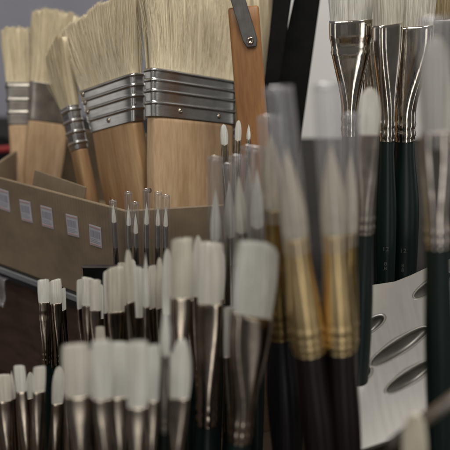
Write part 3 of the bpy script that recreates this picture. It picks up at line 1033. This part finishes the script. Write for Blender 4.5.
for p in (outline[0], outline[9], outline[11], outline[15]):
    w_ = pc + px_ * onp(*p)[0] * 0.93 + py_ * onp(*p)[1] * 0.93
    h_ = w_.z - 0.004
    V, Fc = loft([(0, 0.004, 0.004, 2), (0.001, 0.005, 0.005, 2), (h_, 0.005, 0.005, 2)], 20, cap_top=True, cap_bot=True)
    lg = obj('leg', V, Fc, M['grey_metal'], root)
    lg.location = (w_.x - pc.x, w_.y - pc.y, 0)

# grey rod lying slantwise low at the right
p0, p1 = PY(408, 432, 0.285), PY(476, 382, 0.275)
ax = (p1 - p0).normalized()
ext = p0.z / ax.z
ext = min(ext, 0.5)
b0 = p0 - ax * 0.02
m = frame_for(b0, p1, 0)
root = empty('palette_knife', m, 'slim grey metal tool lying slantwise against the dark handle at the lower right', 'tool')
L = (p1 - b0).length
V, Fc = loft([(0, 0.001, 0.0006, 2), (0.01, 0.0028, 0.002, 2), (0.03, 0.0034, 0.0034, 2), (L, 0.0036, 0.0036, 2), (L + 0.001, 0.002, 0.002, 2)], 24, cap_top=True, cap_bot=True)
obj('blade', V, Fc, M['dull_nickel'], root)

# ------------------------------------------------------------------ small things at the left edge
off = pl_n * 0.0045
pk = PP(0, 279, c1 + off * 2, pl_n)
root = empty('label_holder', Matrix.Translation(pk) @ Matrix.Rotation(math.atan2(e.y, e.x), 4, 'Z'), 'clear plastic label holder clipped to the shelf edge at the far left', 'label holder')
sc = depth(pk) / F
w_, h_ = 30 * sc, 27 * sc
pr = [(0.004, 0.0008), (0.0, 0.0012), (-0.0012, 0.0), (-0.0016, -0.3 * h_), (-0.003, -0.7 * h_), (-0.0055, -h_), (-0.0068, -h_ + 0.001), (-0.006, -h_ + 0.0045)]
V, Fc = [], []
for (y, z) in pr:
    for k in range(9):
        x = (k / 8 - 0.5) * w_
        V.append((x - 0.2 * w_, y + 0.0007 * math.sin(k * 1.9 + z * 400), z))
for i in range(len(pr) - 1):
    for k in range(8):
        Fc.append((i * 9 + k, i * 9 + k + 1, i * 9 + 10 + k, i * 9 + 9 + k))
lh = obj('holder_sleeve', V, Fc, M['milky'], root)
so = lh.modifiers.new('thickness', 'SOLIDIFY')
so.thickness = 0.0006

pk = PY(0, 170, 0.98)
root = empty('pouch', Matrix.Translation((pk.x, pk.y, SHELF)), 'black pouch with a red band lying behind the far end of the box', 'bag')
hh = PY(0, 138, 0.98).z - SHELF
rings = []
for i in range(15):
    q = i / 14
    k = math.sin(math.pi * (0.12 + 0.80 * q)) ** 0.5
    rings.append((hh * q, 0.026 * k, 0.02 * k, 2.8))
V, Fc = loft(rings, 36, cap_top=True, cap_bot=True)
obj('pouch_body', V, Fc, M['black_plastic'], root)
rings = []
for i in range(9):
    a = math.pi * i / 8
    rings.append((hh * (0.86 - 0.18 * i / 8), 0.0255 + 0.0015 * math.sin(a), 0.0195 + 0.0015 * math.sin(a), 2.8))
V, Fc = loft(rings[::-1], 36)
obj('red_band', V, Fc, plain_mat('red_cloth', (0.32, 0.03, 0.03), 0.7, 0.15), root)

# ------------------------------------------------------------------ light
wd = bpy.data.worlds.new('World')
scn.world = wd
wd.use_nodes = True
nt = wd.node_tree
bg = nt.nodes['Background']
# the shop around: dim brownish room plus bright upright strips added for ferrule highlights
tc = nt.nodes.new('ShaderNodeTexCoord')
sx = nt.nodes.new('ShaderNodeSeparateXYZ')
nt.links.new(tc.outputs['Generated'], sx.inputs[0])


def math_(op, a, b=None, c=None):
    n = nt.nodes.new('ShaderNodeMath')
    n.operation = op
    for i, v in enumerate((a, b, c)):
        if v is None:
            continue
        if isinstance(v, (int, float)):
            n.inputs[i].default_value = v
        else:
            nt.links.new(v, n.inputs[i])
    return n.outputs[0]


az = math_('ARCTAN2', sx.outputs['X'], math_('MULTIPLY', sx.outputs['Y'], -1.0))
tot = None
for (a0, wdt, st) in ((0.16, 0.08, 1.8), (-0.70, 0.05, 1.2), (1.0, 0.05, 1.1), (-1.7, 0.12, 0.5), (1.9, 0.10, 0.6)):
    g = math_('DIVIDE', math_('SUBTRACT', az, a0), wdt)
    g = math_('MULTIPLY', math_('EXPONENT', math_('MULTIPLY', math_('POWER', math_('ABSOLUTE', g), 4.0), -1.0)), st)
    tot = g if tot is None else math_('ADD', tot, g)
zz = math_('DIVIDE', math_('ADD', sx.outputs['Z'], 0.08), 0.40)
zf_ = math_('EXPONENT', math_('MULTIPLY', math_('POWER', math_('ABSOLUTE', zz), 4.0), -1.0))
tot = math_('MULTIPLY', tot, zf_)
base = math_('MULTIPLY_ADD', sx.outputs['Z'], 0.05, 0.06)
nt.links.new(math_('ADD', tot, base), bg.inputs['Strength'])
bg.inputs['Color'].default_value = (1.0, 0.97, 0.93, 1)


def area(name, loc, target, sx, sy, power, col):
    l = bpy.data.lights.new(name, 'AREA')
    l.shape = 'RECTANGLE'
    l.size, l.size_y = sx, sy
    l.energy = power
    l.color = col
    o = bpy.data.objects.new(name, l)
    COL.objects.link(o)
    o.location = loc
    o.rotation_euler = (Vector(target) - Vector(loc)).to_track_quat('-Z', 'Y').to_euler()
    return o


area('ceiling_lamp', (0.45, 0.15, 1.9), (0.0, 0.5, 0.2), 0.9, 0.35, 18, (1.0, 0.96, 0.90))
area('ceiling_lamp', (-0.6, -0.5, 1.7), (0.0, 0.5, 0.2), 0.8, 0.3, 8, (1.0, 0.97, 0.93))

scn.view_settings.view_transform = 'Standard'
scn.view_settings.look = 'None'
scn.view_settings.exposure = 0.4
scn.view_settings.gamma = 1
scn.cycles.max_bounces = 10
scn.cycles.transparent_max_bounces = 24
scn.cycles.use_denoising = True
